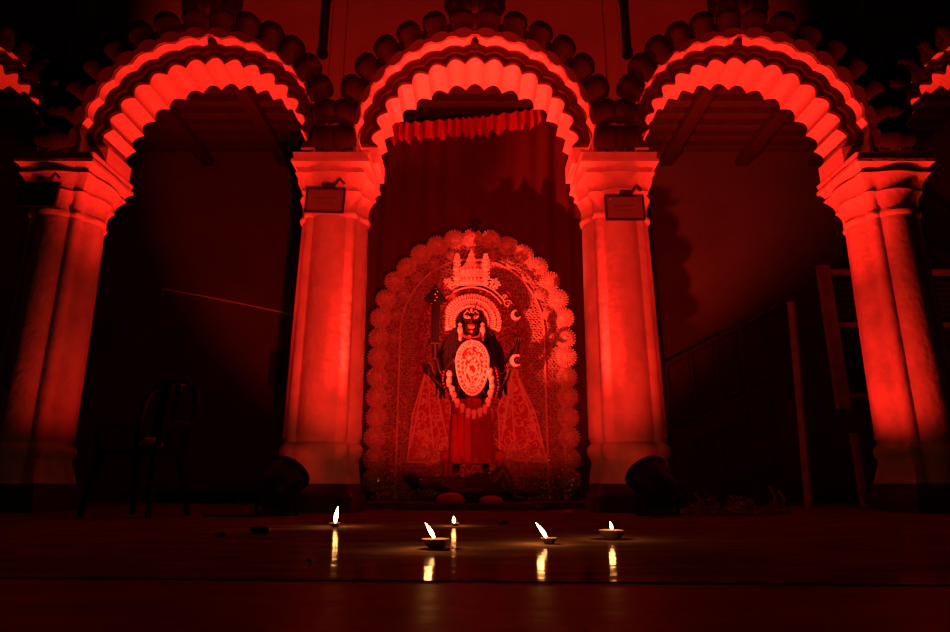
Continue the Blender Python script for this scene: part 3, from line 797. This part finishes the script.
# red wrist balls on posts at each side of the feet
for x in (446, 499.5):
    t = thing('red_pompom_post', 'short red post with a round red ball, at the %s side of the goddess\'s feet' % ('left' if x < 470 else 'right'), 'ornament', (at(x, 470, 6.27).x, 6.27, .06), (0, 0, 0), 'red posts by the feet')
    zt = at(x, 456, 6.27).z-.06
    bm = B(); lathe(bm, [(0, 0), (.055, 0), (.055, .02), (.035, .04), (.03, zt-.1), (.04, zt-.06), (0, zt-.05)], 18); obj('post', bm, M['darkred'], t, True)
    bm = B(); ball(bm, (0, 0, zt), .055, 18); obj('ball', bm, M['redcloth'], t, True)
# ---- sword and crescents held in the hands
sw = thing('sword', 'dark broad-tipped sword held upright in the goddess\'s raised left-side hand', 'sword', (UL.x+.0, YG-.13, 0))
zb, zt = at(435, 350, 6).z, at(435, 291, 6).z
bm = B(); W_ = [(-.03, zb+.06), (-.035, zb+.3), (-.04, zt-.13), (-.115, zt-.11), (-.06, zt-.04), (-.02, zt+.02), (0, zt+.05), (.02, zt+.02), (.06, zt-.04), (.115, zt-.11), (.04, zt-.13), (.035, zb+.3), (.03, zb+.06)]
prism(bm, W_, -.006, .006); obj('blade', bm, M['black'], sw)
bm = B(); tube(bm, [(0, 0, zb-.07), (0, 0, zb+.06)], .016, 10); box(bm, (0, 0, zb+.065), (.11, .03, .018), bev=.004); ball(bm, (0, 0, zb-.08), .024, 10); obj('hilt', bm, M['wood'], sw, True)
bm = B()
for k in range(5): ball(bm, ((k % 2)*.02-.01, -.012, zt-.1+.03*k), .010, 8)
obj('studs', bm, M['tinsel'], sw, True)
def crescent(px, py, r, lab, rot):
    p = at(px, py, YG-.18)
    bm = B(); P = []
    n = 18
    for k in range(n+1): a = math.radians(50+260*k/n); P.append((r*math.cos(a), r*math.sin(a)))
    for k in range(1, n): a = math.radians(295-230*k/n); P.append((r*.32+r*.72*math.cos(a), r*.72*math.sin(a)))
    prism(bm, P, -.012, .012)
    bmesh.ops.transform(bm, matrix=Matrix.Rotation(rot, 4, 'Y'), verts=bm.verts[:])
    o = obj('crescent_ornament', bm, M['pale'], None, False, p); tag(o, lab, 'ornament', 'white crescents')
crescent(516, 315, .05, 'upper white crescent at the goddess\'s raised right-side hand', -.5)
crescent(516, 360.5, .058, 'lower white crescent above the goddess\'s right-side palm', 0)
# ---- reclining figure under her feet, cushion and dais
rf = thing('reclining_figure', 'dark reclining male figure lying under the goddess\'s feet', 'statue', (0, 5.98, .06))
R_ = lambda x, y, z: Vector((x, y, z))
rc = []
rc.append([(R_(.06, 0, .12), .10), (R_(-.08, 0, .125), .085), (R_(-.22, 0, .14), .10), (R_(-.32, 0, .15), .09), (R_(-.40, 0, .155), .04), (R_(-.46, -.01, .16), .06), (R_(-.53, -.01, .165), .065)])
rc.append([(0, 0), (R_(.16, -.06, .13), .07), (R_(.26, -.09, .30), .05), (R_(.33, -.09, .10), .035), (R_(.36, -.1, .03), .025), (R_(.44, -.1, .03), .022)])
rc.append([(0, 0), (R_(.16, .07, .11), .07), (R_(.36, .08, .09), .05), (R_(.54, .08, .06), .034), (R_(.58, .06, .09), .025)])
rc.append([(0, 3), (R_(-.3, -.11, .14), .045), (R_(-.16, -.17, .08), .035), (R_(-.02, -.16, .10), .024)])
hand(rc, (3, 3), R_(-.02, -.16, .10), (1, .1, 0), (0, 0, -1), .9)
rc.append([(0, 3), (R_(-.3, .11, .14), .045), (R_(-.2, .19, .07), .035), (R_(-.06, .2, .05), .024)])
hand(rc, (len(rc)-1, 3), R_(-.06, .2, .05), (1, 0, 0), (0, 0, -1), .9)
skin('body', rc, M['skin2'], rf)
bm = B(); ball(bm, (-.55, 0, .175), (.06, .075, .07), 14); ball(bm, (-.6, 0, .2), (.04, .04, .04), 12); obj('hair', bm, M['hair'], rf, True)
for s in (-1, 1):
    bm = B(); ball(bm, (-.49+0.0, -.055, .175+s*.0+.02*s), (.008, .006, .012), 8); obj('eye', bm, M['pale'], rf, True)
bm = B(); ball(bm, (-.475, -.07, .165), (.02, .014, .012), 10); obj('nose', bm, M['skin2'], rf, True)
bm = B(); 
loft(bm, [[(.06+xx*s_, yy*s_, .1+z_) for xx, yy in ((.12*math.cos(a), .085*math.sin(a)-.02) for a in [2*PI*k/20 for k in range(20)])] for s_, z_ in ((1.9, -.09), (1.75, -.02), (1.4, .06), (.9, .12), (.4, .14))])
obj('draped_cloth', bm, mat('dark_drape', (.03, .015, .015), .9), rf, True)
for px, wd, lab, hgt in ((450.5, .25, 'bright red rounded cushion at the left front of the shrine dais', .085), (491, .2, 'duller red rounded cushion at the right front of the shrine dais', .06)):
    p = at(px, 499, 5.66)
    bm = B(); lathe(bm, [(0, 0), (wd*.5, 0), (wd*.52, hgt*.25), (wd*.42, hgt*.75), (wd*.2, hgt), (0, hgt*1.03)], 24, .5)
    tag(obj('cushion', bm, M['redcloth'], None, True, (p.x, 5.66, .056)), lab, 'cushion', 'red cushions on the dais')
bm = B(); lathe(bm, [(0, 0), (.64, 0), (.64, .02), (.58, .045), (.56, .055), (0, .055)], 48, .24, cap=False)
bmesh.ops.remove_doubles(bm, verts=bm.verts[:], dist=1e-5)
tag(obj('oval_dais', bm, M['wood'], None, True, (-.03, 5.675, .0)), 'low oval dark dais lying in front of the reclining figure', 'dais')

# ------------------------------------------------------------------ curtain and canopy frill behind the shrine
bm = B(); NX, NZ = 90, 14; YC = 7.1; V = []
def ctop(x): return at(475, 131-14*(x+1.15)/2.3-6*max(0, (x-.1)), YC).z
for i in range(NX+1):
    x = -1.32+2.64*i/NX; row = []
    for j in range(NZ+1):
        u = j/NZ; z = ctop(x)*(1-u)+.1*u
        amp = .018+.05*max(0, abs(x)-.75)
        row.append((x, YC+amp*math.sin(x*26+math.sin(u*3)*1.2)+.03*math.sin(x*7), z))
    V.append(row)
fr = [[bm.verts.new(p) for p in r] for r in V]; bk = [[bm.verts.new((p[0], p[1]+.006, p[2])) for p in r] for r in V]
for i in range(NX):
    for j in range(NZ):
        bm.faces.new((fr[i][j], fr[i+1][j], fr[i+1][j+1], fr[i][j+1])); bm.faces.new((bk[i][j], bk[i][j+1], bk[i+1][j+1], bk[i+1][j]))
ct = thing('red_curtain', 'tall red curtain hung behind the shrine backdrop, frilled along its slanting top', 'curtain', (0, 0, 0))
obj('cloth', bm, M['curtain'], ct, True)
bm = B(); V = []
for i in range(181):
    x = -1.05+1.9*i/180; zt = ctop(x)+.03; row = []
    for j in range(6):
        u = j/5; f = .025+.03*u
        row.append(bm.verts.new((x+.012*math.sin(i*.9)*u, YC-.10-f*math.sin(i*.62+math.sin(i*.07)*3)-.02*u, zt-(.26+.03*math.sin(i*.35))*u)))
    V.append(row)
for i in range(180):
    for j in range(5): bm.faces.new((V[i][j], V[i+1][j], V[i+1][j+1], V[i][j+1]))
obj('frill', bm, mat('frill_cloth', (.6, .1, .07), .8), ct, True)
bm = B(); tube(bm, [(-1.32, YC-.05, ctop(-1.32)+.03), (1.32, YC-.05, ctop(1.32)+.03)], .012, 8); obj('rod', bm, M['wood'], ct, True)

# ------------------------------------------------------------------ left bay: chair, cloth, cable, switch box
chx = at(145, 445, 4.45).x
chr_ = thing('plastic_armchair', 'dark plastic armchair with a rounded open back, left of the shrine', 'chair', (chx, 4.45, 0), (0, 0, math.radians(-6))); chr_.scale = (.88, .9, .95)
bm = B()   # seat
loft(bm, [[(x*sx, y*sy+.0, z) for x, y in ((-.22, -.21), (0, -.235), (.22, -.21), (.23, 0), (.19, .2), (0, .21), (-.19, .2), (-.23, 0))] for sx, sy, z in ((.98, .98, .42), (1.02, 1.02, .435), (1, 1, .45), (.9, .9, .44))]); obj('seat', bm, M['plastic'], chr_, True)
for sx in (-1, 1):
    bm = B(); tube(bm, [(sx*.21, -.19, .43), (sx*.24, -.23, .2), (sx*.265, -.25, 0)], [.03, .025, .022], 8); obj('leg', bm, M['plastic'], chr_, True)
    bm = B(); tube(bm, [(sx*.18, .18, .43), (sx*.21, .26, .2), (sx*.24, .31, 0)], [.03, .025, .022], 8); obj('leg', bm, M['plastic'], chr_, True)
    bm = B(); tube(bm, [(sx*.22, -.19, .43), (sx*.26, -.21, .58), (sx*.27, -.12, .64), (sx*.27, .06, .64), (sx*.235, .215, .66)], [.024, .024, .03, .03, .022], 8); obj('armrest', bm, M['plastic'], chr_, True)
bm = B(); pts = [(-.19, .19, .43), (-.225, .22, .62), (-.235, .26, .8), (-.20, .285, .93), (-.11, .30, .995), (0, .305, 1.01), (.11, .30, .995), (.20, .285, .93), (.235, .26, .8), (.225, .22, .62), (.19, .19, .43)]
tube(bm, pts, .026, 10); obj('back_frame', bm, M['plastic'], chr_, True)
for x, w_ in ((-.065, .085), (.04, .04)):
    bm = B(); loft(bm, [[(x*q+dx*w_, yy+dy, z) for dx, dy in ((-.5, 0), (.5, 0), (.5, .012), (-.5, .012))] for q, yy, z in ((1, .2, .44), (1.1, .235, .65), (1.1, .275, .85), (1, .3, .99))]); obj('back_slat', bm, M['plastic'], chr_)
bm = B(); ball(bm, (0, 0, .035), (.065, .05, .038), 14); ball(bm, (.05, -.02, .022), (.045, .04, .024), 12); ball(bm, (-.05, .01, .02), (.04, .04, .022), 12)
pc2 = at(153, 443, 4.35)
tag(obj('folded_cloth', bm, M['redcloth'], None, True, (pc2.x-.02, 4.36, .445)), 'small crumpled red cloth lying on the plastic chair seat', 'cloth')
bm = B(); a_, b_ = at(163, 289, 8.18), at(290, 314, 8.18)
m1 = at(205, 296.5, 8.18); m2 = at(250, 305.5, 8.18)
tube(bm, [a_+Vector((0, 0, -.09)), a_, m1, m2, b_], .009, 8)
tag(obj('wall_cable', bm, mat('pale_cable', (.8, .75, .7), .5), None, True), 'thin pale cable slanting down the back wall above the plastic chair', 'cable')
p = at(275, 368, 8.22); bx_ = thing('switch_box', 'narrow dark switch box on the back wall left of the pillar by the shrine', 'switch box', (p.x, 8.299, p.z))
bm = B(); box(bm, (0, -.05, 0), (.15, .1, .5), bev=.01); obj('case', bm, M['wood'], bx_); bm = B(); box(bm, (0, -.108, 0), (.12, .014, .44), bev=.004); obj('cover', bm, M['black'], bx_)
bm = B(); box(bm, (-2.85, 8.08, .14), (2.2, .36, .03), bev=.006)
for x in (-3.85, -2.85, -1.85): box(bm, (x, 8.08, .0625), (.05, .3, .125))
tag(obj('low_bench', bm, M['wood']), 'low dark plank bench along the back wall behind the left spotlight', 'bench')

# ------------------------------------------------------------------ right bay: louvred frame, posts, stair
YL = 6.6
lf = thing('louvred_frame', 'worn wooden louvred frame standing behind the far right pillar', 'screen', (4.55, YL, 0))
def lb(c, s, nm, m='framewood'): bm = B(); box(bm, c, s, bev=.004); return obj(nm, bm, M[m], lf)
top = at(820, 270, YL).z
lb((-.72, 0, (top+.42)/2+.3), (.135, .06, top-.42-.6+.1), 'stile'); lb((-.66, 0, .36), (.06, .06, .72), 'leg')
lb((.86, 0, top/2), (.135, .06, top), 'stile')
lb((.07, 0, top-.03), (1.43, .06, .06), 'rail'); lb((.07, 0, at(850, 325, YL).z), (1.43, .05, .05), 'rail'); lb((.07, 0, 1.1), (1.43, .05, .05), 'rail')
bm = B(); z = 1.2
while z < top-.1:
    if abs(z-at(850, 325, YL).z) > .06: box(bm, (.07, 0, z), (1.42, .012, .045), Matrix.Rotation(.6, 3, 'X').to_quaternion())
    z += .06
obj('louvres', bm, M['wood'], lf)
p0, p1 = at(791, 302, 6.3), at(808, 500, 6.3)
bm = B(); tube(bm, [(p1.x, 6.3, 0), p0], .04, 4); tag(obj('wooden_post', bm, M['framewood']), 'slim leaning wooden post between the stair and the louvred frame', 'post')
p0 = at(665, 366, 6.9); p1 = at(786, 303, 6.9)
st = thing('wooden_stair', 'dark wooden stair with a sloping handrail in the right bay', 'stair', (0, 6.9, 0))
bm = B(); tube(bm, [(p0.x, 0, p0.z), (p1.x, 0, p1.z)], .035, 8); obj('handrail', bm, M['wood'], st, True)
q0 = p0-Vector((0, 0, .8)); q1 = p1-Vector((0, 0, .8))
for i in range(6):
    t_ = i/5; x = p0.x+(p1.x-p0.x)*t_; zt = p0.z+(p1.z-p0.z)*t_
    bm = B(); box(bm, (x, 0, zt/2), (.045, .045, zt), bev=.004); obj('baluster', bm, M['wood'], st)
for i in range(5):
    t_ = (i+.5)/5; x = p0.x+(p1.x-p0.x)*t_; zt = q0.z+(q1.z-q0.z)*t_
    bm = B(); box(bm, (x, .25, zt), (.28, .5, .03), bev=.004); box(bm, (x-.13, .25, zt-.07), (.02, .48, .13)); obj('tread', bm, M['wood'], st)
bm = B()
va = [bm.verts.new(v) for v in ((p0.x, -.03, q0.z-.14), (p1.x, -.03, q1.z-.14), (p1.x, -.03, q1.z+.08), (p0.x, -.03, q0.z+.08))]; vb = [bm.verts.new(v.co+Vector((0, -.03, 0))) for v in va]
bm.faces.new(va); bm.faces.new(vb[::-1])
for k in range(4): bm.faces.new((va[k], va[(k+1) % 4], vb[(k+1) % 4], vb[k]))
obj('stringer', bm, M['wood'], st)

# heap of withered flowers and leaves beside the right spotlight
bm = B(); r3 = random.Random(21)
c0 = at(735, 521, 4.72)
for _ in range(620):
    u = r3.uniform(-1, 1); x = u*.36; h = .17*(1-u*u)**.5*(.7+.3*math.sin(u*9)); y = r3.uniform(-.14, .14); z = .012+r3.random()*max(.02, h*(1-abs(y)/.16))
    R = Matrix.Rotation(r3.uniform(0, 6.28), 3, 'Z') @ Matrix.Rotation(r3.uniform(-1.4, 1.4), 3, 'X'); s = r3.uniform(.012, .03)
    vs = [bm.verts.new(Vector((c0.x+x, 4.75+y, z))+R @ Vector(v)*s) for v in ((-1.3, 0, 0), (-.4, .5, .15), (.5, .4, .1), (1.3, 0, 0), (.4, -.5, .15), (-.5, -.4, .1))]
    f = bm.faces.new(vs)
    for v in vs: v.co.z = max(v.co.z, .002)
for x_, h_ in ((.28, .2), (.34, .17), (-.26, .15)):
    tube(bm, [(c0.x+x_, 4.72, .02), (c0.x+x_+.02, 4.7, h_*.6), (c0.x+x_-.015, 4.7, h_)], .012, 6)
h = tag(obj('flower_heap', bm, M['petalheap']), 'low heap of withered flowers and leaves on the floor by the right spotlight', 'flowers'); h['kind'] = 'stuff'
# small litter on the floor
def litter(px, py, name, lab, m, sz, cat):
    D = CH/math.tan(-(math.atan((316-py)/F)+TILT)); p = at(px, py, D)
    bm = B(); r4 = random.Random(int(px))
    for _ in range(4): ball(bm, (r4.uniform(-.5, .5)*sz, r4.uniform(-.4, .4)*sz, sz*.35), (sz*r4.uniform(.4, .6), sz*.45, sz*.35), 10)
    tag(obj(name, bm, M[m], None, True, (p.x, D, 0)), lab, cat, 'fallen bits on the floor')
litter(569, 516, 'hibiscus_flower', 'red flower fallen on the floor right of the shrine', 'redcloth', .055, 'flower')
litter(503, 524, 'clay_shard', 'small dark lump on the floor between the shrine and the leaning flame', 'black', .03, 'debris')
litter(310, 562, 'dry_leaf', 'dark crumpled leaf left of the tall flame\'s reflection', 'wood', .014, 'debris')
litter(221, 537, 'plug_adapter', 'small dark lump on the floor far left of the oil lamps', 'black', .03, 'debris')
litter(262, 534, 'cable_connector', 'dark cable connector on the floor before the left spotlight', 'black', .05, 'connector')
